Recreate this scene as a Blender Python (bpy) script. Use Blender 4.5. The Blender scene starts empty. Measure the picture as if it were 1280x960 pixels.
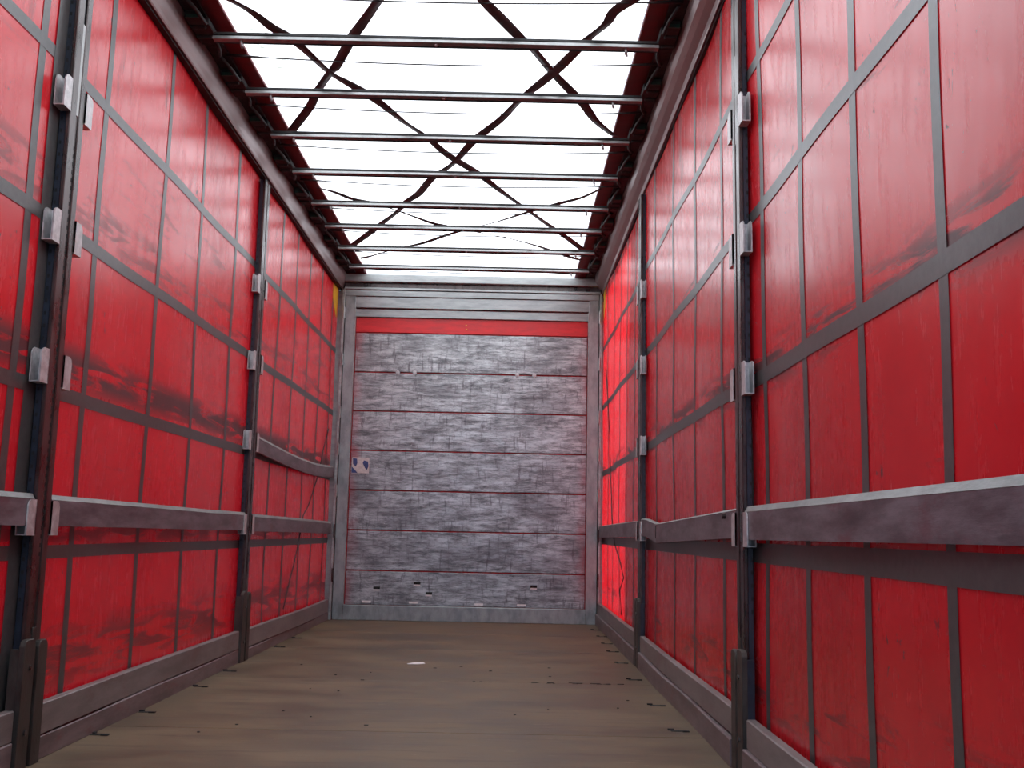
import bpy, bmesh, math, random
from mathutils import Matrix, Vector, noise
random.seed(7)
S = bpy.context.scene
COL = S.collection

# ------------------------------------------------------------ camera, world, sun, exposure
F_PX = 1284.3
YAW, PITCH, ROLL = 0.001561, 0.143983, 0.020861
CAM = Vector((0.377, 0.0, 0.813))
cy, sy, cp, sp, cr, sr = (math.cos(YAW), math.sin(YAW), math.cos(PITCH), math.sin(PITCH), math.cos(ROLL), math.sin(ROLL))
fwd = Vector((sy*cp, cy*cp, sp)); r0 = Vector((cy, -sy, 0)); u0 = r0.cross(fwd)
rt = cr*r0 + sr*u0; up = -sr*r0 + cr*u0
cam = bpy.data.objects.new('camera', bpy.data.cameras.new('camera')); COL.objects.link(cam)
cam.data.sensor_width = 36.0; cam.data.lens = F_PX/1280*36.0; cam.data.clip_start = 0.02
m = Matrix((rt, up, -fwd)).transposed().to_4x4(); m.translation = CAM
cam.matrix_world = m
S.camera = cam

world = bpy.data.worlds.new('sky'); S.world = world; world.use_nodes = True
bg = world.node_tree.nodes['Background']
bg.inputs['Color'].default_value = (0.54, 0.72, 1.0, 1); bg.inputs['Strength'].default_value = 1.25
sun = bpy.data.objects.new('sun', bpy.data.lights.new('sun', 'SUN')); COL.objects.link(sun)
sun.data.energy = 11.5; sun.data.angle = math.radians(2.0); sun.data.color = (1.0, 0.96, 0.90)
sd = Vector((-0.80, 0.06, -0.60)).normalized()          # the way the light travels: in from the right
sun.rotation_euler = sd.to_track_quat('-Z', 'Y').to_euler(); sun.location = (8, 5, 8)
S.view_settings.view_transform = 'Standard'; S.view_settings.look = 'None'
S.view_settings.gamma = 1.0; S.view_settings.use_curve_mapping = False
S.view_settings.exposure = 0.45

# ------------------------------------------------------------ materials
def new_mat(name):
    mt = bpy.data.materials.new(name); mt.use_nodes = True
    nt = mt.node_tree; nt.nodes.clear()
    return mt, nt, nt.nodes, nt.links
class N:
    """small node-graph writer"""
    def __init__(s, name):
        s.m, s.nt, s.n, s.l = new_mat(name)
        s.out = s.n.new('ShaderNodeOutputMaterial')
        s.geo = s.n.new('ShaderNodeTexCoord')
        s.xyz = s.n.new('ShaderNodeSeparateXYZ'); s.l.new(s.geo.outputs['Object'], s.xyz.inputs[0])
    def put(s, sock, v):
        if isinstance(v, bpy.types.NodeSocket): s.l.new(v, sock)
        elif v is not None: sock.default_value = v
    def mapped(s, scale, loc=(0,0,0)):
        mp = s.n.new('ShaderNodeMapping'); mp.inputs['Scale'].default_value = scale; mp.inputs['Location'].default_value = loc
        s.l.new(s.geo.outputs['Object'], mp.inputs[0]); return mp.outputs[0]
    def noise(s, scale, vec=(1,1,1), detail=4, rough=.6, loc=(0,0,0), dist=0):
        t = s.n.new('ShaderNodeTexNoise'); t.inputs['Scale'].default_value = scale; t.inputs['Detail'].default_value = detail
        t.inputs['Roughness'].default_value = rough; t.inputs['Distortion'].default_value = dist
        s.l.new(s.mapped(vec, loc), t.inputs['Vector']); return t.outputs[0]
    def ramp(s, v, a, b, lo=0, hi=1):
        r = s.n.new('ShaderNodeMapRange'); r.interpolation_type = 'SMOOTHSTEP'
        s.put(r.inputs['Value'], v); r.inputs['From Min'].default_value = a; r.inputs['From Max'].default_value = b
        r.inputs['To Min'].default_value = lo; r.inputs['To Max'].default_value = hi; return r.outputs[0]
    def math(s, op, a, b=None):
        r = s.n.new('ShaderNodeMath'); r.operation = op; s.put(r.inputs[0], a); s.put(r.inputs[1], b); return r.outputs[0]
    def band(s, v, a, b, soft=.05):
        return s.math('MULTIPLY', s.ramp(v, a-soft, a+soft), s.ramp(v, b-soft, b+soft, 1, 0))
    def mix(s, f, a, b):
        r = s.n.new('ShaderNodeMix'); r.data_type = 'RGBA'
        s.put(r.inputs[0], f)
        for k, v in ((6, a), (7, b)):
            if isinstance(v, tuple): v = (*v[:3], 1)
            s.put(r.inputs[k], v)
        return r.outputs[2]
    def bsdf(s, color, rough=.5, metal=0, spec=.5, bump=None, bstr=.3, bdist=.01, coat=0, coat_r=.1):
        b = s.n.new('ShaderNodeBsdfPrincipled')
        if isinstance(color, tuple): color = (*color[:3], 1)
        s.put(b.inputs['Base Color'], color); s.put(b.inputs['Roughness'], rough); s.put(b.inputs['Metallic'], metal)
        s.put(b.inputs['Specular IOR Level'], spec); s.put(b.inputs['Coat Weight'], coat); s.put(b.inputs['Coat Roughness'], coat_r)
        if bump is not None:
            bp = s.n.new('ShaderNodeBump'); bp.inputs['Strength'].default_value = bstr; bp.inputs['Distance'].default_value = bdist
            s.l.new(bump, bp.inputs['Height']); s.l.new(bp.outputs[0], b.inputs['Normal'])
        return b.outputs[0]
    def done(s, sh):
        s.l.new(sh, s.out.inputs[0]); return s.m

def simple(name, col, rough=.5, metal=0, var=.35, scale=18, bump=.15, vec=(1,1,1), spec=.5):
    g = N(name)
    n1 = g.noise(scale, vec, 5); n2 = g.noise(scale*5, vec, 3, loc=(3,1,2))
    dark = tuple(c*(1-var) for c in col); lite = tuple(min(1, c*(1+var)) for c in col)
    c = g.mix(g.ramp(n1, .3, .7), dark, lite)
    c = g.mix(g.ramp(n2, .62, .75, 0, .5), c, tuple(x*.5 for x in col))
    return g.done(g.bsdf(c, g.ramp(n1, .3, .7, rough*.8, min(1, rough*1.25)), metal, spec, n2, bump, .002))

def curtain_mat():
    g = N('red_curtain_vinyl'); y, z = g.xyz.outputs['Y'], g.xyz.outputs['Z']
    base = g.mix(g.ramp(g.noise(2.2), .3, .7), (.60, .014, .020), (.50, .014, .020))
    # rubbed-in grime: smears that run along the load, in bands
    smear = g.noise(2.0, (1, 1.1, 9), 6, .62, dist=.6)
    smear = g.math('SUBTRACT', smear, g.ramp(g.xyz.outputs['X'], -.1, .1, 0, .075))
    low = g.noise(1.3, (1, 1, .4), 3, loc=(5, 2, 1))
    def b(a, c, soft, th, k, sm=smear):
        mk = g.math('MULTIPLY', g.band(z, a, c, soft), g.ramp(sm, th, th+.13))
        return g.math('MULTIPLY', mk, k)
    t = b(1.33, 1.47, .05, .38, .95)
    for a, c, soft, th, k in ((.22, .42, .09, .44, .75), (.74, .84, .03, .40, .7), (1.93, 2.10, .04, .48, .6), (2.15, 2.42, .06, .54, .5), (.95, 1.1, .08, .60, .5)):
        t = g.math('MAXIMUM', t, b(a, c, soft, th, k))
    streak = g.math('MULTIPLY', g.ramp(g.noise(3.0, (1, 2.2, .45), 7, .72, loc=(1, 7, 3)), .55, .70, 0, .6), g.ramp(z, 2.1, 2.7))
    t = g.math('MAXIMUM', t, streak)
    fine = g.math('MULTIPLY', g.ramp(g.noise(14, (1, 1, .5), 8, .8, loc=(9, 2, 4)), .66, .73, 0, .5), 1.0)
    t = g.math('MAXIMUM', t, fine)
    fleck = g.math('MULTIPLY', g.ramp(g.noise(30, (1, 1.1, .6), 3, .6, loc=(2, 8, 5), dist=1.0), .67, .70, 0, .9), g.ramp(g.noise(1.7, (1, 1, 1), 2, loc=(6, 3, 9)), .48, .56))
    t = g.math('MAXIMUM', t, fleck)
    t = g.math('MAXIMUM', t, g.ramp(low, .45, .8, 0, .22))
    col = g.mix(t, base, (.055, .035, .036))
    rough = g.math('ADD', g.ramp(g.noise(9, (1, 3, .6), 5), .3, .7, .20, .29), g.math('MULTIPLY', t, .15))
    sh = g.bsdf(col, rough, 0, .50, g.noise(34, (1, 2.2, .30), 6, .7), .02, .003)
    tr = g.n.new('ShaderNodeBsdfTranslucent')
    g.put(tr.inputs[0], g.mix(t, (.86, .010, .022), (.10, .01, .012)))
    mx = g.n.new('ShaderNodeMixShader'); mx.inputs[0].default_value = .15
    g.l.new(sh, mx.inputs[1]); g.l.new(tr.outputs[0], mx.inputs[2])
    return g.done(mx.outputs[0])

def tape_mat():
    g = N('grey_webbing')
    n = g.noise(40, (1, 1, 1), 3)
    return g.done(g.bsdf(g.mix(g.ramp(n, .3, .7), (.050, .048, .047), (.072, .069, .067)), .36, 0, .5, n, .1, .002))

def roof_mat():
    g = N('white_roof_sheet')
    x, y = g.xyz.outputs['X'], g.xyz.outputs['Y']
    d = g.ramp(g.noise(5, (1, 2.5, 1), 7, .75), .62, .74)
    d = g.math('MULTIPLY', d, g.ramp(g.noise(.9, (1, .7, 1), 2, loc=(2, .4, 0)), .50, .62))
    sm = g.math('MULTIPLY', g.band(y, 4.65, 5.55, .15), g.band(x, -1.0, -.72, .07))
    d = g.math('MAXIMUM', d, g.math('MULTIPLY', sm, g.ramp(g.noise(7, (1, 3.5, 1), 7, .8, loc=(1, 1, 0)), .50, .62)))
    col = g.mix(d, (.93, .94, .95), (.24, .25, .22))
    df = g.n.new('ShaderNodeBsdfDiffuse'); g.put(df.inputs[0], col)
    tr = g.n.new('ShaderNodeBsdfTranslucent'); g.put(tr.inputs[0], col)
    mx = g.n.new('ShaderNodeMixShader'); mx.inputs[0].default_value = .80
    g.l.new(df.outputs[0], mx.inputs[1]); g.l.new(tr.outputs[0], mx.inputs[2])
    return g.done(mx.outputs[0])

def flap_mat():
    g = N('red_roof_edge')
    col = g.mix(g.ramp(g.noise(8, (1, 2, 1), 4), .3, .7), (.22, .008, .012), (.15, .008, .010))
    sh = g.bsdf(col, .5)
    tr = g.n.new('ShaderNodeBsdfTranslucent'); tr.inputs[0].default_value = (.03, .002, .003, 1)
    mx = g.n.new('ShaderNodeMixShader'); mx.inputs[0].default_value = .35
    g.l.new(sh, mx.inputs[1]); g.l.new(tr.outputs[0], mx.inputs[2])
    return g.done(mx.outputs[0])

def board_mat():
    g = N('worn_grey_board'); x, z = g.xyz.outputs['X'], g.xyz.outputs['Z']
    ax = g.math('ABSOLUTE', x)
    n1 = g.noise(4.5, (1.1, 1, 5.5), 10, .82, dist=.3); n2 = g.noise(13, (.35, 1, 4.5), 9, .8, loc=(4, 0, 2)); n3 = g.noise(5, (4.5, 1, .8), 6, .7, loc=(1, 0, 8))
    c = g.mix(g.ramp(n1, .34, .66), (.10, .108, .115), (.58, .60, .60))
    c = g.mix(g.ramp(g.noise(2.1, (1, 1, 1.8), 4, .6, loc=(9, 0, 4)), .42, .66, 0, .5), c, (.10, .095, .105))
    c = g.mix(g.ramp(n2, .52, .66, 0, .75), c, (.070, .062, .065))
    c = g.mix(g.ramp(n3, .54, .66, 0, .7), c, (.085, .075, .085))
    c = g.mix(g.ramp(g.noise(30, (.6, 1, 2), 5, .8, loc=(7, 0, 1)), .64, .70, 0, .7), c, (.72, .72, .74))
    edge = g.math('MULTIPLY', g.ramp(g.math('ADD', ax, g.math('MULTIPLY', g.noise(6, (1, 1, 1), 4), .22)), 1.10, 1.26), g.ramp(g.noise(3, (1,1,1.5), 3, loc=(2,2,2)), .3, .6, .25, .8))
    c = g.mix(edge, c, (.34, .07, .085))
    ro = g.ramp(n1, .3, .7, .46, .27)
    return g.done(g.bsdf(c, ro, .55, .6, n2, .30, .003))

def floor_mat():
    g = N('worn_plywood_floor')
    n1 = g.noise(1.5, (1, 1.6, 1), 6, .65); n2 = g.noise(7, (.28, 2.2, 1), 7, .7, loc=(3, 1, 0)); n3 = g.noise(26, (.25, 2.5, 1), 5, .75, loc=(8, 4, 0))
    c = g.mix(g.ramp(n1, .3, .7), (.070, .046, .026), (.150, .106, .060))
    c = g.mix(g.ramp(g.noise(.9, (1, 1, 1), 3, loc=(0, 6, 0)), .55, .75, 0, .35), c, (.19, .125, .055))
    c = g.mix(g.ramp(n2, .50, .70, 0, .6), c, (.050, .033, .028))
    c = g.mix(g.ramp(n3, .60, .72, 0, .55), c, (.36, .27, .16))
    c = g.mix(g.ramp(g.noise(60, (1, 1.5, 1), 3, loc=(2, 2, 0)), .72, .76, 0, .8), c, (.03, .02, .018))
    return g.done(g.bsdf(c, g.ramp(n1,   .3, .7, .50, .66), 0, .4, n3, .3, .003))

def dirty_wood(name, a, b, stain, scale=5, rough=.45):
    g = N(name)
    n1 = g.noise(scale, (1, .6, 2.5), 6, .7); n2 = g.noise(scale*3, (1, .5, 4), 6, .75, loc=(4, 4, 1))
    c = g.mix(g.ramp(n1, .3, .7), a, b)
    c = g.mix(g.ramp(g.noise(scale*.8, (1, .8, 2), 5, .7, loc=(8, 1, 3)), .55, .68, 0, .6), c, stain)
    c = g.mix(g.ramp(n2, .62, .74, 0, .6), c, tuple(v*.3 for v in a))
    return g.done(g.bsdf(c, rough, .15, .5, n2, .25, .003))

M = dict(
    curtain=curtain_mat(), tape=tape_mat(), roof=roof_mat(), flap=flap_mat(), board=board_mat(), floor=floor_mat(),
    redpaint=simple('red_painted_board', (.52, .012, .015), .4, 0, .15, 6, .05, (1, 1, 4)),
    redgap=simple('red_backing', (.62, .014, .022), .5, 0, .3, 10, .05),
    galv=simple('galvanised_steel', (.34, .35, .345), .42, .55, .18, 22, .06),
    frame=simple('scratched_aluminium', (.27, .295, .295), .42, .55, .25, 12, .2, (1, 1, .5)),
    frameh=simple('scratched_aluminium_header', (.31, .33, .325), .40, .5, .2, 12, .2, (.4, 1, 2)),
    rail=simple('painted_side_rail', (.22, .15, .145), .36, .35, .12, 5, .0, (1, .3, 1)),
    steel=simple('dark_post_steel', (.075, .062, .060), .30, .75, .4, 16, .25, (1, 1, .4)),
    boot=simple('rusty_boot_steel', (.050, .042, .036), .50, .4, .5, 14, .5, (1, 1, .5)),
    navy=simple('blue_black_paint', (.014, .020, .034), .38, .1, .3, 20, .1),
    black=simple('black_rubber', (.010, .010, .010), .65, 0, .4, 20, .2),
    hole=simple('dark_hole', (.006, .006, .006), .8, 0, .2, 20, 0),
    green=simple('green_plastic', (.006, .05, .032), .5, 0, .3, 20, .1),
    strap=simple('brown_webbing', (.040, .022, .022), .55, 0, .3, 60, .1),
    cord=simple('black_cord', (.012, .009, .009), .6, 0, .3, 60, .1),
    socket=simple('socket_steel', (.48, .47, .47), .45, .5, .25, 30, .2),
    batten=dirty_wood('dirty_batten', (.065, .048, .055), (.19, .16, .175), (.12, .035, .045)),
    edge=dirty_wood('worn_batten_edge', (.13, .14, .13), (.26, .27, .26), (.18, .16, .16), 9),
    skirt=dirty_wood('dirty_side_board', (.14, .12, .115), (.23, .20, .19), (.14, .08, .08), 4),
    skirtl=dirty_wood('dirty_kick_board', (.11, .080, .080), (.20, .155, .155), (.16, .06, .06), 6),
    yellow=simple('yellow_tape', (.62, .33, .01), .5, 0, .15, 20, .05),
    white=simple('white_print', (.55, .50, .48), .5, 0, .12, 40, .05),
    blue=simple('blue_print', (.03, .05, .16), .5, 0, .3, 60, .05),
    paper=simple('pale_paper', (.75, .74, .72), .6, 0, .1, 40, .05),
    ground=simple('grey_asphalt', (.16, .155, .15), .8, 0, .3, 3, .2),
    shed=simple('grey_building_render', (.30, .29, .28), .8, 0, .15, 2, .1),
)

# ------------------------------------------------------------ geometry helpers
class MB:
    def __init__(s): s.v = []; s.f = []
    def box(s, x0, x1, y0, y1, z0, z1):
        x0, x1 = sorted((x0, x1)); y0, y1 = sorted((y0, y1)); z0, z1 = sorted((z0, z1))
        b = len(s.v)
        s.v += [(x, y, z) for z in (z0, z1) for y in (y0, y1) for x in (x0, x1)]
        s.f += [tuple(b+i for i in q) for q in ((0,2,3,1), (4,5,7,6), (0,1,5,4), (2,6,7,3), (0,4,6,2), (1,3,7,5))]
        return s
    def loft(s, rings, closed=True, caps=True):
        b = len(s.v); n = len(rings[0])
        for r in rings: s.v += [tuple(p) for p in r]
        for i in range(len(rings)-1):
            for j in range(n if closed else n-1):
                k = (j+1) % n
                s.f.append((b+i*n+j, b+i*n+k, b+(i+1)*n+k, b+(i+1)*n+j))
        if caps and closed:
            s.f.append(tuple(b+j for j in reversed(range(n)))); s.f.append(tuple(b+(len(rings)-1)*n+j for j in range(n)))
        return s
    def tube(s, pts, r, n=8):
        pts = [Vector(p) for p in pts]; rings = []
        rr = r if isinstance(r, (list, tuple)) else [r]*len(pts)
        for i, p in enumerate(pts):
            d = (pts[min(i+1, len(pts)-1)]-pts[max(i-1, 0)]).normalized()
            a = d.orthogonal() if abs(d.z) > .95 else Vector((0, 0, 1)).cross(d)
            a.normalize(); c = d.cross(a)
            rings.append([p+rr[i]*(math.cos(t)*a+math.sin(t)*c) for t in [2*math.pi*k/n for k in range(n)]])
        return s.loft(rings)
    def ribbon(s, pts, w, t, tw=None):
        """flat band lying in z, width across its own path"""
        pts = [Vector(p) for p in pts]; rings = []
        for i, p in enumerate(pts):
            d = (pts[min(i+1, len(pts)-1)]-pts[max(i-1, 0)]); d.z = 0; d.normalize()
            a = Vector((-d.y, d.x, 0)); ang = tw[i] if tw else 0
            a = a*math.cos(ang) + Vector((0, 0, 1))*math.sin(ang); c = d.cross(a)
            rings.append([p+a*w/2+c*t/2, p-a*w/2+c*t/2, p-a*w/2-c*t/2, p+a*w/2-c*t/2])
        return s.loft(rings)
    def build(s, name, mat, parent=None, bevel=0, smooth=False):
        me = bpy.data.meshes.new(name); me.from_pydata(s.v, [], s.f)
        bm = bmesh.new(); bm.from_mesh(me); bmesh.ops.recalc_face_normals(bm, faces=bm.faces)
        if bevel:
            bmesh.ops.bevel(bm, geom=[e for e in bm.edges if len(e.link_faces) == 2 and e.calc_face_angle(0) > .5], offset=bevel, segments=1, affect='EDGES')
        bm.to_mesh(me); bm.free(); me.materials.append(mat)
        if smooth: me.polygons.foreach_set('use_smooth', [True]*len(me.polygons))
        o = bpy.data.objects.new(name, me); COL.objects.link(o)
        if parent: o.parent = parent
        return o
def tag(o, label=None, cat=None, group=None, kind=None):
    if label: o['label'] = label
    if cat: o['category'] = cat
    if group: o['group'] = group
    if kind: o['kind'] = kind
    return o
def empty(name, loc=(0, 0, 0)):
    o = bpy.data.objects.new(name, None); COL.objects.link(o); o.location = loc; o.empty_display_size = .1
    return o
def under(o, parent):
    """child keeps world coordinates"""
    o.parent = parent; o.matrix_parent_inverse = Matrix.Translation(parent.location).inverted(); return o

REAR, END, TOP = 0.45, 9.60, 3.26
CURT = {-1: 1.290, 1: 1.262}         # curtain planes
POST = {-1: 1.238, 1: 1.215}         # inner faces of posts
SIDE = {-1: 'left', 1: 'right'}

# ------------------------------------------------------------ outside ground and an unseen block added to shade the near right bays
tag(MB().box(-40, 40, -40, 60, -1.3, -1.25).build('ground', M['ground']), 'grey asphalt yard the trailer stands on', kind='structure')
tag(MB().box(3.3, 8, -8, 7.35, -1.25, 4.7).build('wall_outside', M['shed']), 'grey rendered building beside the trailer that shades its right side', kind='structure')

# ------------------------------------------------------------ floor
fl = empty('floor'); tag(fl, 'worn brown plywood trailer floor', kind='structure')
under(MB().box(-1.33, 1.33, REAR, END+.12, -.16, -.024).build('subfloor', M['black']), fl)
seams = [REAR, 1.42, 2.89, 4.36, 5.83, 7.30, 8.45, END]
for i in range(len(seams)-1):
    for (xa, xb) in ((-1.27, 1.235),):
        g = .0025
        o = MB().box(xa, xb, seams[i]+g, seams[i+1]-g, -.022, -random.uniform(0, .0012)).build('floor_panel', M['floor'], None, .0015)
        under(o, fl)
# splintered edge along one seam
mb = MB()
for k in range(26):
    x = random.uniform(.15, 1.05); y = 5.83+random.uniform(-.02, .02); l = random.uniform(.01, .05)
    mb.box(x, x+l, y, y+random.uniform(.003, .010), -.001, random.uniform(.001, .004))
tag(under(mb.build('seam_splinters', M['boot']), fl), kind='stuff')
mb = MB()
for k in range(20):
    x = random.uniform(-.9, 1.0); y = random.uniform(4.2, 6.5)
    mb.box(x, x+random.uniform(.006, .02), y, y+.008, -.001, .003)
tag(under(mb.build('floor_crumbs', M['black']), fl), kind='stuff')
for x, y in ((-1.20, 4.18), (-1.19, 4.69), (-1.18, 5.45), (-1.19, 6.05), (-1.18, 7.3), (-1.18, 7.9), (1.12, 5.15), (1.12, 6.03), (1.13, 6.79), (1.14, 7.43), (1.15, 7.96), (1.16, 8.5), (1.16, 9.06), (1.12, 4.5)):
    mb = MB().box(x-.035, x+.035, y-.014, y+.014, -.002, .0015)
    mb.box(x-.045, x-.02, y+.010, y+.026, 0, .006); mb.box(x+.012, x+.04, y-.024, y-.008, 0, .005)
    under(mb.build('lashing_slot', M['hole']), fl)

# ------------------------------------------------------------ curtains (side walls)
def cx(s, y, z):
    """inward sway of the slack curtain; tapes follow the same surface"""
    w = .006*math.sin(y*2.1+s) * math.sin(z*1.3+.4) + .004*math.sin(y*4.7+z*1.1+2*s) + .0025*math.sin(z*5.3+y*.7)
    return s*(CURT[s] - .004 + w)
VT = {-1: [2.15, 2.75, 3.395, 3.975, 4.70, 5.30, 5.975, 6.60, 7.18, 7.72, 8.28, 8.79, 9.35],
      1: [.95, 1.50, 2.04, 2.545, 3.035, 3.535, 4.19, 4.84, 5.46, 6.17, 6.745, 7.20, 7.68, 8.12, 8.65, 9.15]}
HT = {-1: [(.687, .735), (1.262, 1.314), (1.868, 1.920), (2.463, 2.510)], 1: [(.727, .795), (1.350, 1.402), (1.966, 2.014), (2.525, 2.568)]}
Z0C, Z1C = -.02, 3.10
def sheet(s, y0, y1, z0, z1, ny, nz, off):
    vs = []; fs = []
    for j in range(nz+1):
        for i in range(ny+1):
            y = y0+(y1-y0)*i/ny; z = z0+(z1-z0)*j/nz
            vs.append((cx(s, y, z)-s*off, y, z))
    for j in range(nz):
        for i in range(ny):
            a = j*(ny+1)+i; fs.append((a, a+1, a+ny+2, a+ny+1))
    return vs, fs
for s in (-1, 1):
    w = MB(); w.v, w.f = sheet(s, REAR, END+.06, Z0C, Z1C, 180, 60, 0)
    wall = w.build('wall_'+SIDE[s], M['curtain'], None, 0, True)
    tag(wall, 'red vinyl side curtain with grey webbing grid, %s side of the trailer' % SIDE[s], kind='structure')
    for (a, b) in HT[s]:
        t = MB(); t.v, t.f = sheet(s, REAR, END+.05, a, b, 180, 1, .0030); t.build('horizontal_tape', M['tape'], wall, 0, True)
    for y in VT[s]:
        hw = .021 if y > 4 else .024
        t = MB(); t.v, t.f = sheet(s, y-hw, y+hw, Z0C, Z1C, 2, 60, .0022); t.build('vertical_tape', M['tape'], wall, 0, True)
    for y, hw in ((3.535 if s < 0 else 3.78, .055), (6.50 if s < 0 else 6.72, .05)):
        t = MB(); t.v, t.f = sheet(s, y-hw, y+hw, Z0C, Z1C, 2, 60, .0040); t.build('wide_strap', M['tape'], wall, 0, True)
    # yellow corner marking near the bulkhead
    t = MB(); v, f = sheet(s, 9.32, 9.56, 2.80, 3.09, 2, 6, .005)
    v2 = [(x, y if z > 2.93 else max(y, 9.32+(2.93-z)*1.6), z) for (x, y, z) in v]
    t.v, t.f = v2, f; t.build('yellow_corner_tape', M['yellow'], wall)

# thin dark tubes drawing silhouettes of outside straps on the front bays
def cord(s, pts, label):
    pp = [(cx(s, y, z)-s*.012, y, z) for y, z in pts]
    o = MB().tube(pp, .0045, 6).build('slack_cord', M['cord'], bpy.data.objects['wall_'+SIDE[s]], 0, True); o['label'] = label; return o
cord(-1, [(9.35, 1.72), (9.1, 1.50), (8.95, 1.30), (8.75, 1.15), (8.55, 1.0), (8.35, .92), (8.25, .75), (8.1, .55), (7.95, .40), (7.8, .22)], 'thin dark cord slanting down the left red curtain beside the bulkhead')
cord(1, [(9.2, 2.3), (9.05, 2.0), (8.95, 1.7), (8.9, 1.4), (8.7, 1.15), (8.6, .95), (8.35, .75), (7.95, .6), (7.75, .5), (8.0, .4), (7.9, .22)], 'thin dark wavy cord on the bright red curtain at the far right')

# ------------------------------------------------------------ bulkhead (front wall)
wf = empty('wall_front', (0, END, 0)); tag(wf, 'grey boarded bulkhead with aluminium frame at the front end', kind='structure')
P = lambda mb, name, mat, bev=0: under(mb.build(name, mat, None, bev), wf)
P(MB().box(-1.27, 1.27, END+.03, END+.06, -.02, 3.22), 'backing_panel', M['redgap'])
rows = [.137, .445, .812, 1.18, 1.55, 1.922, 2.292, 2.672]
for i in range(7):
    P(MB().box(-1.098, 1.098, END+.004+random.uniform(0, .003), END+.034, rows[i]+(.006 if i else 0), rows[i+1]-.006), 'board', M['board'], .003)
o = P(MB().box(-1.104, 1.104, END+.010, END+.034, 2.676, 2.818), 'red_board', M['redpaint'], .002); o['label'] = 'bright red painted top board'
for s in (-1, 1):
    P(MB().box(s*1.108, s*1.205, END-.035, END+.04, 0, 3.08), 'corner_post', M['frame'], .004)
    P(MB().box(s*1.104, s*1.112, END-.040, END+.0, .13, 2.90), 'post_lip', M['frameh'], .001)
    P(MB().box(s*1.212, s*1.236, END-.045, END+.02, 0, 3.08).box(s*1.236, s*1.30, END+.02, END+.035, -.02, 3.08).box(s*1.230, s*1.236, END, END+.035, 0, 3.08), 'side_channel', M['frameh'], .002)
    P(MB().box(s*1.203, s*1.214, END-.02, END+.02, 0, 3.08), 'channel_groove', M['black'])
    for z in (.35, .75, 1.12, 1.5, 1.85, 2.35, 2.8):
        mb = MB().box(s*1.203, s*1.222, END-.060, END-.03, z, z+.10); mb.tube([(s*1.213, END-.058, z-.01), (s*1.213, END-.058, z+.11)], .009, 8)
        P(mb, 'hinge', M['galv' if z > 1.0 else 'steel'])
P(MB().box(-1.11, 1.11, END-.030, END+.03, 0, .134), 'bottom_rail', M['frame'], .004)
P(MB().box(-1.11, 1.11, END-.012, END+.03, 2.820, 2.896), 'header_strip', M['frameh'], .003)
P(MB().box(-1.11, 1.11, END-.030, END+.03, 2.906, 3.012), 'header_strip', M['frameh'], .003)
P(MB().box(-1.205, 1.205, END-.042, END+.03, 3.016, 3.072), 'header_strip', M['frameh'], .003)
P(MB().box(-1.22, 1.22, END-.020, END+.03, 3.074, 3.150), 'header_channel', M['steel'], .002)
P(MB().box(-1.22, 1.22, END-.050, END-.020, 3.078, 3.100), 'header_lip', M['frameh'], .003)
P(MB().box(-1.24, 1.24, END-.070, END+.03, 3.150, 3.225), 'header_beam', M['frameh'], .006)
for x in (-.69, -.53, .44, .60):
    mb = MB().tube([(x, END-.004, 2.292), (x, END+.01, 2.292)], .020, 10); mb.tube([(x, END-.010, 2.292), (x, END, 2.292)], .009, 8)
    P(mb, 'bolt', M['socket'])
for x, z in ((-.055, 2.76), (-.052, 2.72)):
    P(MB().tube([(x, END+.006, z), (x, END+.012, z)], .007, 8), 'rivet', M['yellow'])
for x, z in ((-.81, .29), (-.44, .34), (-.33, .25), (.63, .33)):
    mb = MB().tube([(x-.03, END+.001, z), (x+.03, END+.001, z)], .012, 8)
    P(mb, 'notch', M['hole'])
    P(MB().box(x-.032, x+.028, END-.002, END+.006, z-.026, z-.012), 'notch_lip', M['paper'])
for x, z in ((-.90, .155), (-.47, .155), (.13, .15), (.52, .15)):
    P(MB().box(x-.04, x+.04, END-.001, END+.008, z, z+.018), 'scuff_plate', M['paper'])
# small sticker: pale with dark blue shapes
P(MB().box(-1.085, -.925, END-.001, END+.004, 1.335, 1.482), 'sticker', M['white'])
def flat(pts, y, name, mat):
    mb = MB(); n = len(pts); mb.v = [(x, y, z) for x, z in pts] + [(x, y+.003, z) for x, z in pts]
    mb.f = [tuple(range(n)), tuple(range(2*n-1, n-1, -1))] + [(i, (i+1) % n, n+(i+1) % n, n+i) for i in range(n)]
    return P(mb, name, mat)
flat([(-1.078, 1.475), (-1.040, 1.470), (-1.035, 1.43), (-1.048, 1.395), (-1.075, 1.42)], END-.003, 'sticker_print', M['blue'])
flat([(-1.085, 1.395), (-1.05, 1.36), (-1.03, 1.338), (-1.085, 1.338)], END-.003, 'sticker_print', M['blue'])
flat([(-.975, 1.455), (-.935, 1.445), (-.930, 1.40), (-.945, 1.365), (-.962, 1.385), (-.985, 1.43)], END-.003, 'sticker_print', M['blue'])

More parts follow.
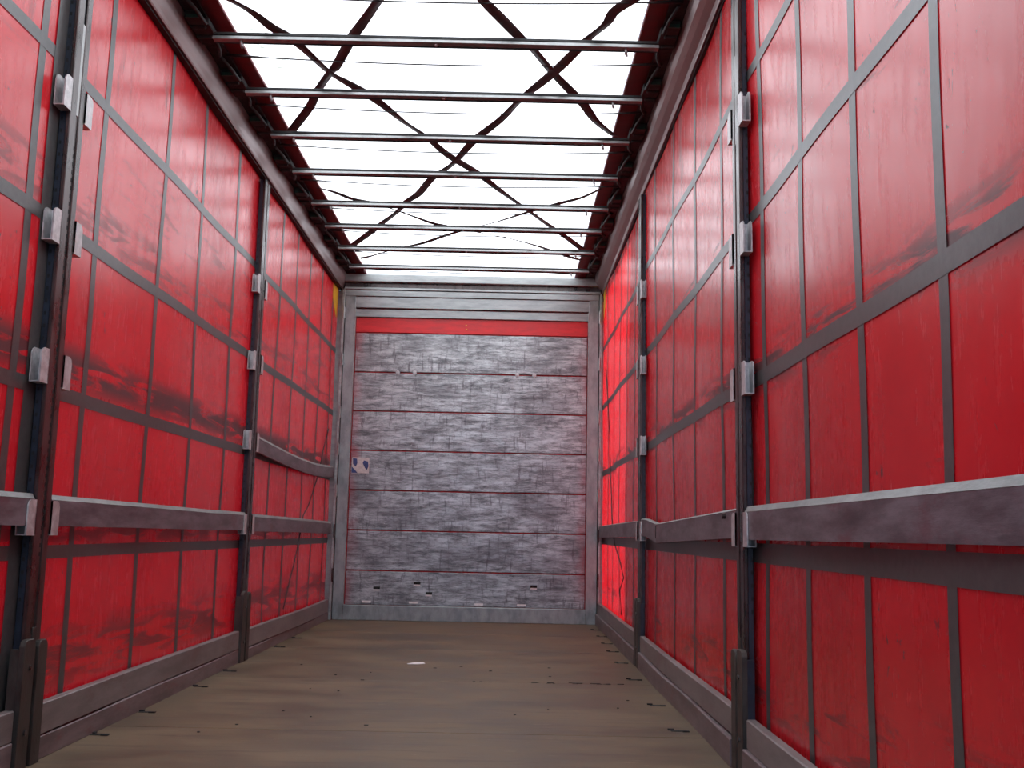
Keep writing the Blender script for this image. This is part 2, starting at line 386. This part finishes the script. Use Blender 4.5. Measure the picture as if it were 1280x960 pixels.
# ------------------------------------------------------------ roof
XW = {-1: 1.030, 1: .982}; RI = {-1: 1.212, 1: 1.158}; BI = {-1: 1.12, 1: 1.075}   # white edge, rail inner top, black zone
roof = MB(); n = 60; rows_ = []
for i in range(n+1):
    y = REAR+(END-REAR+.02)*i/n
    rows_.append([(-XW[-1], y, TOP), (-.5, y, TOP+.004), (0, y, TOP+.006), (.5, y, TOP+.004), (XW[1], y, TOP)])
rows_.append([(x, END+.034, 3.223) for x, _, _ in rows_[-1]])
roof.loft(rows_, False, False)
ce = tag(roof.build('ceiling', M['roof'], None, 0, True), 'white translucent roof sheet letting daylight through', kind='structure')
for s in (-1, 1):
    mb = MB(); rr = []
    for i in range(181):
        y = REAR+(END-REAR+.02)*i/180; w = .0015*math.sin(y*10.1+s)+.003*math.sin(y*3.1)
        rr.append([(s*(XW[s]-.006+w), y, TOP-.012), (s*(XW[s]-.002+w), y, TOP-.016), (s*1.10, y, TOP-.004), (s*1.34, y, TOP+.01), (s*1.34, y, TOP+.016), (s*(XW[s]-.006+w), y, TOP+.002)])
    rr.append([(x, END+.034, z-.037) for x, _, z in rr[-1]])
    o = mb.loft(rr).build('edge_flap', M['flap'], ce, 0, True); o['label'] = 'dark red edge strip'
BY = [4.722, 5.346, 5.960, 6.597, 7.262, 7.825, 8.452, 9.067]
mids = [4.40] + [(BY[i]+BY[i+1])/2 for i in range(7)] + [9.36]
for y in mids:
    pts = []; rr = []
    for k in range(25):
        x = -1.13+2.26*k/24; a = abs(x)/1.13
        pts.append((x, y, 3.205+.030*a**2)); rr.append(.0036 if abs(x) < .97 else .0036+.006*min(1, (abs(x)-.97)/.1))
    MB().tube(pts, rr, 6).build('tension_rod', M['cord'], ce, 0, True)
ordn = ['nearest', 'second', 'third', 'fourth', 'fifth', 'sixth', 'seventh', 'eighth and farthest']
def bow(i, y):
    e = empty('roof_bow', (0, y, 3.165))
    tag(e, '%s galvanised roof bow from the camera, crossing under the white roof' % ordn[i], 'roof bow', 'roof bows')
    prof = [(-.021, .004), (-.019, .014), (.017, .014), (.020, .006), (.020, -.002), (.016, .000), (-.016, .000), (-.021, -.002)]
    mb = MB(); rings = []
    for x in [-1.105, -.8, -.5, -.2, 0, .2, .5, .8, 1.065]:
        h = -.004*(abs(x)/1.07)**2
        rings.append([(x, y+a, 3.165+h+b) for a, b in prof])
    under(mb.loft(rings).build('bar', M['galv'], None), e)
    under(MB().box(-1.10, 1.06, y-.0225, y+.0215, 3.180, 3.192).build('sheet_pocket', M['black']), e)  # black strip standing in for shade on the bar's backlit near edge
    under(MB().box(-1.10, 1.06, y+.0200, y+.0235, 3.154, 3.172).build('bar_lip', M['black']), e)  # far lower edge coloured black in place of its shading
    for x in (-.97, -.02, .905):
        z = 3.165; mb = MB().box(x-.010, x+.010, y-.006, y+.010, z-.006, z+.001)
        if abs(x) > .1: mb.tube([(x, y, z), (x+.001, y+.003, z-.018), (x+.004, y+.004, z-.034), (x+.007, y+.001, z-.042)], [.009, .008, .008, .006], 7)
        else: mb.tube([(x, y, z), (x, y, z-.012)], [.010, .008], 7)
        under(mb.build('hook', M['galv'], None, 0, True), e)
    for s in (-1, 1):
        mb = MB().box(s*(BI[s]-.012), s*(RI[s]-.006), y-.085, y+.085, 3.204, 3.234)
        mb.box(s*(BI[s]+.012), s*(RI[s]-.008), y-.15, y-.07, 3.198, 3.233); mb.box(s*(BI[s]+.004), s*(RI[s]-.008), y+.08, y+.14, 3.203, 3.232)
        for dy in (-.05, .05): mb.tube([(s*(BI[s]+.01), y+dy, 3.202), (s*(RI[s]-.01), y+dy, 3.202)], .012, 10)
        under(mb.build('carriage', M['black'], None, .004), e)
        mb = MB().tube([(s*BI[s], y-.085, 3.20), (s*(BI[s]+.015), y-.20, 3.21), (s*(BI[s]+.04), y-.30, 3.225)], .010, 6)
        under(mb.build('folding_arm', M['black'], None, 0, True), e)
        mb = MB().tube([(s*BI[s], y+.085, 3.20), (s*(BI[s]+.015), y+.20, 3.21), (s*(BI[s]+.04), y+.30, 3.225)], .010, 6)
        under(mb.build('folding_arm', M['black'], None, 0, True), e)
        under(MB().box(s*(BI[s]+.015), s*(RI[s]-.015), y-.156, y-.148, 3.195, 3.212).build('green_clip', M['green']), e)
for i, y in enumerate(BY): bow(i, y)

# straps above the bows
def curve_pts(pts, n=6):
    out = []
    P_ = [pts[0]] + list(pts) + [pts[-1]]
    for i in range(1, len(P_)-2):
        p0, p1, p2, p3 = [Vector((*q, 0)) for q in P_[i-1:i+3]]
        for k in range(n):
            t = k/n
            v = .5*((2*p1)+(-p0+p2)*t+(2*p0-5*p1+4*p2-p3)*t*t+(-p0+3*p1-3*p2+p3)*t**3)
            out.append((v.x, v.y))
    out.append(tuple(pts[-1])); return out
STR = [
  ('broad dark roof strap starting at the upper left and ending at the far right flap', 0.052, [(-1.06,4.25), (-1.024,4.358), (-0.957,4.454), (-0.882,4.561), (-0.820,4.704), (-0.760,4.793), (-0.706,4.917), (-0.626,5.164), (-0.560,5.282), (-0.463,5.444), (-0.383,5.616), (-0.291,5.843), (-0.176,6.055), (-0.057,6.352), (0.114,6.676), (0.288,7.077), (0.482,7.468), (0.752,8.052), (0.975,8.533)]),
  ('dark roof strap curving down to the left flap by the third bow', 0.052, [(1.00,2.60), (0.72,2.90), (0.42,3.20), (0.15,3.62), (-0.08,4.00), (-0.221,4.311), (-0.269,4.425), (-0.375,4.654), (-0.445,4.799), (-0.576,5.114), (-0.620,5.187), (-0.742,5.445), (-0.812,5.638), (-1.014,6.054)]),
  ('dark roof strap running down to the right flap by the third bow', 0.052, [(-1.03,2.62), (-0.76,2.92), (-0.45,3.22), (-0.15,3.65), (0.06,4.05), (0.174,4.308), (0.219,4.404), (0.301,4.567), (0.398,4.771), (0.460,4.885), (0.562,5.130), (0.682,5.372), (0.760,5.528), (0.847,5.752), (0.976,5.974)]),
  ('long dark roof strap from the upper right sweeping to the far left flap', 0.052, [(1.01,4.21), (0.962,4.289), (0.893,4.376), (0.823,4.487), (0.797,4.603), (0.722,4.746), (0.671,4.875), (0.567,5.130), (0.440,5.398), (0.375,5.548), (0.283,5.782), (0.132,6.070), (0.077,6.206), (-0.011,6.457), (-0.071,6.591), (-0.199,6.831), (-0.315,7.149), (-0.442,7.365), (-0.502,7.545), (-0.668,7.883), (-0.789,8.143), (-0.998,8.537)]),
  ('thin black roof strap from the left flap by the fifth bow to the far right', 0.032, [(-1.026,7.055), (-0.923,7.148), (-0.814,7.305), (-0.676,7.381), (-0.567,7.505), (-0.416,7.676), (-0.259,7.854), (-0.147,7.919), (0.041,8.037), (0.365,8.241), (0.639,8.509), (0.889,8.798), (0.986,8.871)]),
  ('thin black roof strap from the far left end rising to the right flap', 0.032, [(-0.994,8.951), (-0.903,8.882), (-0.773,8.751), (-0.612,8.593), (-0.393,8.435), (-0.161,8.175), (0.043,7.971), (0.237,7.786), (0.482,7.507), (0.713,7.288), (0.866,7.153), (0.984,6.965)]),
]
for lab_, w_, pts_ in STR:
    pp = curve_pts(pts_, 4); last = len(pp)-1; ph = random.uniform(0, 6)
    zf = lambda x, y: 3.222 + (.004*math.sin(y*5+ph))
    ends = [(pp[0][0], pp[0][1])]; pv = pp[-1]
    o = MB().ribbon([(x, y, zf(x, y)) for x, y in pp], w_, .003, [.25*math.sin(k*.35+ph) for k in range(len(pp))]).build('roof_strap', M['strap'], None, 0, True)
    tag(o, lab_, 'strap', 'roof straps')


# ------------------------------------------------------------ side rails (cant rails)
for s in (-1, 1):
    e = empty('side_rail', (s*1.24, REAR, 3.09))
    tag(e, 'long dull metal cant rail along the top of the %s curtain' % SIDE[s], 'rail')
    prof = [(1.247, 3.088), (1.240, 3.086), (1.236, 3.094), (1.232, 3.115), (1.232-(1.232-RI[s])*.40, 3.140), (1.232-(1.232-RI[s])*.70, 3.165), (1.232-(1.232-RI[s])*.9, 3.190), (RI[s], 3.215), (RI[s], 3.240), (RI[s]+.01, 3.250), (1.345, 3.250), (1.345, 3.092)]
    rings = [[(s*a, y, b) for a, b in prof] for y in (REAR, 3, 6, END+.04)]
    o = MB().loft(rings).build('rail_profile', M['rail'], None, 0, False); under(o, e)
    under(MB().box(s*1.252, s*1.345, REAR, END, 3.078, 3.090).build('curtain_track', M['black']), e)
    under(MB().box(s*BI[s], s*(RI[s]+.002), REAR, END-.05, 3.236, 3.250).build('runner_track', M['black']), e)

# ------------------------------------------------------------ posts, sockets, boots
PW = {(-1, 0): (3.552, 3.672), (-1, 1): (6.425, 6.560), (1, 0): (3.682, 3.806), (1, 1): (6.560, 6.690)}
SZ = {-1: [.775, 1.298, 1.800, 2.297], 1: [.785, 1.325, 1.845, 2.345]}
def post(s, k):
    y0, y1 = PW[(s, k)]; f = POST[s]; c = CURT[s]
    e = empty('curtain_post', (s*f, (y0+y1)/2, 0))
    tag(e, '%s sliding steel curtain post on the %s side, with batten sockets' % ('nearer' if k == 0 else 'farther', SIDE[s]), 'post', 'curtain posts')
    U = lambda mb, n_, m_, b=0: under(mb.build(n_, M[m_], None, b), e)
    # channel body; the flank recess's shadow is put into its blue-black colour
    U(MB().box(s*(f+.012), s*(c-.012), y0+.004, y1-.004, 0, 3.055), 'channel', 'navy', .002)
    # two face ribs with a groove between them
    mid = (y0+y1)/2
    U(MB().box(s*f, s*(f+.016), y0, mid-.010, .02, 3.055), 'face_rib', 'steel', .003)
    U(MB().box(s*(f+.002), s*(f+.016), mid+.018, y1, .02, 3.055), 'face_rib', 'steel', .003)
    U(MB().box(s*(f+.007), s*(f+.014), mid-.011, mid+.019, .02, 2.30), 'slide_bar', 'steel', .001)
    U(MB().box(s*(f+.004), s*(f+.012), mid-.009, mid+.017, 2.30, 2.66), 'latch_plate', 'galv', .002)
    # perforations along the slide bar and along the near flank
    mb = MB(); z = .70
    while z < 2.18:
        mb.box(s*(f+.0055), s*(f+.0075), mid-.004, mid+.012, z, z+.014); z += .030
    tag(U(mb, 'perforation_row', 'hole'), kind='stuff')
    mb = MB(); z = .55; w = (c-f)
    while z < 2.75:
        mb.box(s*(f+.026), s*(f+.034), y0+.0025, y0+.0045, z, z+.013); z += .045
    tag(U(mb, 'flank_perforations', 'hole'), kind='stuff')
    # sockets: U pockets on both flanks
    for j, z in enumerate(SZ[s]):
        h = .118
        for d, yb in ((-1, y0), (1, y1)):
            ya, ye = yb, yb+d*.062
            lip = []
            for t in range(5):      # rounded top corner
                a = math.pi/2*t/4; lip.append((ye-d*.018*(1-math.sin(a)) if t else ye, 0))
            pr = [(ya, z), (ye, z), (ye, z+h-.022), (ye-d*.006, z+h-.008), (ye-d*.020, z+h), (ya, z+h)]
            x1, x2 = s*(f-.002), s*(f+.003)
            mb = MB(); mb.loft([[(x1, a, b) for a, b in pr], [(x2, a, b) for a, b in pr]])
            x3, x4 = s*(c-.020), s*(c-.016)
            mb.loft([[(x3, a, b) for a, b in pr], [(x4, a, b) for a, b in pr]])
            mb.box(s*(f-.002), s*(c-.016), ya, ye, z-.004, z)
            mb.box(s*(f-.002), s*(c-.016), ya, ya+d*.004, z, z+h)
            U(mb, 'socket', 'socket')
    # boot
    zt = .425
    def plate(ya, yb, xa, xb, zt):
        dd = .02; pr = [(ya, 0), (yb, 0), (yb, zt-dd), (yb-dd*.4, zt-dd*.3), (yb-dd, zt), (ya+dd, zt), (ya+dd*.4, zt-dd*.3), (ya, zt-dd)]
        return MB().loft([[(s*xa, a, b) for a, b in pr], [(s*xb, a, b) for a, b in pr]])
    U(plate(y0-.035, mid-.012, f-.018, f+.002, zt), 'boot_plate', 'boot', .002)
    U(plate(mid+.012, y1+.022, f-.018, f+.002, zt-.01), 'boot_plate', 'boot', .002)
    U(MB().box(s*(f-.004), s*(f+.004), mid-.014, mid+.014, .06, .46), 'boot_web', 'boot', .001)
    U(MB().box(s*(f-.002), s*(c-.02), y0-.034, y0-.022, 0, zt-.03), 'boot_cheek', 'navy' if s > 0 else 'boot', .002)
    U(MB().tube([(s*(f-.024), mid-.045, .12), (s*(f-.010), mid-.045, .12)], .011, 8), 'boot_bolt', 'steel')
    mb = MB().tube([(s*(f-.024), mid-.045, .33), (s*(f-.010), mid-.045, .33)], .009, 8)
    U(mb, 'boot_bolt', 'steel')
    return e
for s in (-1, 1):
    for k in (0, 1): post(s, k)

# ------------------------------------------------------------ battens
def batten(s, pts, label, h=.108, t=.021, cham=.016, x=None, group='side battens', name='batten'):
    """pts: (y, z bottom, inward shift)"""
    x = POST[s]+.0045 if x is None else x
    y0 = min(p[0] for p in pts)
    e = empty(name, (s*x, pts[0][0], pts[0][1])); tag(e, label, 'batten', group)
    body = MB(); st = MB(); r1 = []; r2 = []
    for (y, z, dx) in pts:
        xa = x-dx; xb = xa+t; zt = z+h
        r1.append([(s*xa, y, z), (s*xa, y, zt-cham), (s*(xa+.010), y, zt-.001), (s*xb, y, zt-.001), (s*xb, y, z)])
        r2.append([(s*(xa-.0008), y, zt-cham), (s*(xa+.0098), y, zt+.0015), (s*xb, y, zt+.0015), (s*(xb), y, zt-.0008), (s*(xa+.010), y, zt-.0008), (s*(xa+.0002), y, zt-cham-.001)])
    under(body.loft(r1).build('batten_board', M['batten']), e)
    if cham > .005: under(st.loft(r2).build('worn_edge', M['edge']), e)
    return e
ZL = .806
batten(-1, [(REAR, .804, 0), (3.545, .804, 0)], 'dirty brown batten at the left frame edge, in front of the nearer post')
batten(-1, [(3.677, .804, 0), (4.6, .801, .002), (5.7, .795, .004), (6.0, .797, .003), (6.420, .796, 0)], 'dirty brown batten between the two left posts')
batten(-1, [(6.565, .790, 0), (8, .784, 0), (9.53, .772, 0)], 'lower brown batten between the farther left post and the bulkhead')
batten(-1, [(6.565, 1.300, 0), (7.0, 1.282, .004), (7.5, 1.262, .010), (8.0, 1.252, .012), (8.6, 1.252, .010), (9.1, 1.268, .004), (9.53, 1.288, 0)],
       'sagging upper batten between the farther left post and the bulkhead', h=.104)
batten(1, [(REAR, .812, 0), (3.677, .806, 0)], 'large weathered batten nearest the camera on the right', h=.116, cham=.018, t=.021)
batten(1, [(3.812, .812, 0), (4.95, .792, 0), (5.60, .778, .006), (5.74, .774, .020), (5.90, .782, .010), (6.30, .806, -.002), (6.555, .812, 0)],
       'buckled batten with a crack between the two right posts', cham=.006)
batten(1, [(6.695, .803, 0), (8, .797, 0), (9.53, .787, 0)], 'plain grey batten between the farther right post and the bulkhead', h=.105, cham=.006)
bk = bpy.data.objects['batten.005']
o = under(MB().tube([(1.200, 3.98, .895), (1.214, 3.98, .895)], .012, 8).build('bolt', M['steel']), bk)
mb = MB(); mb.loft([[(1.1985, 5.735, .868), (1.1985, 5.765, .868), (1.1975, 5.752, .80)], [(1.206, 5.735, .868), (1.206, 5.765, .868), (1.206, 5.752, .80)]])
under(mb.build('crack', M['hole']), bk)
# ------------------------------------------------------------ side boards at the floor
bays = {-1: [(REAR, 3.545), (3.677, 6.420), (6.565, 9.545)], 1: [(REAR, 3.677), (3.812, 6.555), (6.695, 9.545)]}
bn = ['nearest bay', 'middle bay', 'far bay']
for s in (-1, 1):
    for k, (a, b) in enumerate(bays[s]):
        a += .026 if k else 0; b -= .036 if k < 2 else 0
        f = POST[s]; zt = .198 if s > 0 else .200-.009*k; zm = .098 if s > 0 else .095-.015*k
        xin = f-.002 if s < 0 else f-.006
        n = 12; r = []
        for i in range(n+1):
            y = a+(b-a)*i/n; w = .003*math.sin(y*2.3+s+k) + (.012*math.sin(math.pi*i/n) if k == 2 and s < 0 else 0)
            x0 = s*(xin-w); x1 = s*(xin-w+.030)
            r.append([(x0, y, zm+.006), (x0, y, zt-.004), (x0+s*.004, y, zt), (x1, y, zt), (x1, y, zm+.006)])
        o = MB().loft(r).build('side_board', M['skirt'])
        tag(o, 'upper grey side board along the floor, %s on the %s' % (bn[k], SIDE[s]), 'board', 'side boards along the floor')
        r = []; off = .014 if s > 0 else .004
        for i in range(n+1):
            y = a+(b-a)*i/n; w = .003*math.sin(y*3.1+s*2+k); zz = zm + .003*math.sin(y*4+k)
            x0 = s*(xin-off-w); x1 = s*(xin-off-w+.034)
            r.append([(x0, y, .0005), (x0, y, zz-.004), (x0+s*.004, y, zz), (x1, y, zz), (x1, y, .0005)])
        o = MB().loft(r).build('kick_board', M['skirtl'])
        tag(o, 'lower scuffed kick board touching the floor, %s on the %s' % (bn[k], SIDE[s]), 'board', 'kick boards at the floor edge')

# scrap of paper on the floor
mb = MB(); pr = [(-.075, -.02), (-.02, .018), (.06, .022), (.08, -.005), (.02, -.022)]
mb.loft([[(-.17+a*.7, 6.55+b*2, .0010) for a, b in pr], [(-.17+a*.7, 6.55+b*2, .004) for a, b in pr]])
tag(mb.build('paper_scrap', M['paper']), 'small pale scrap lying on the brown floor left of centre', 'scrap')
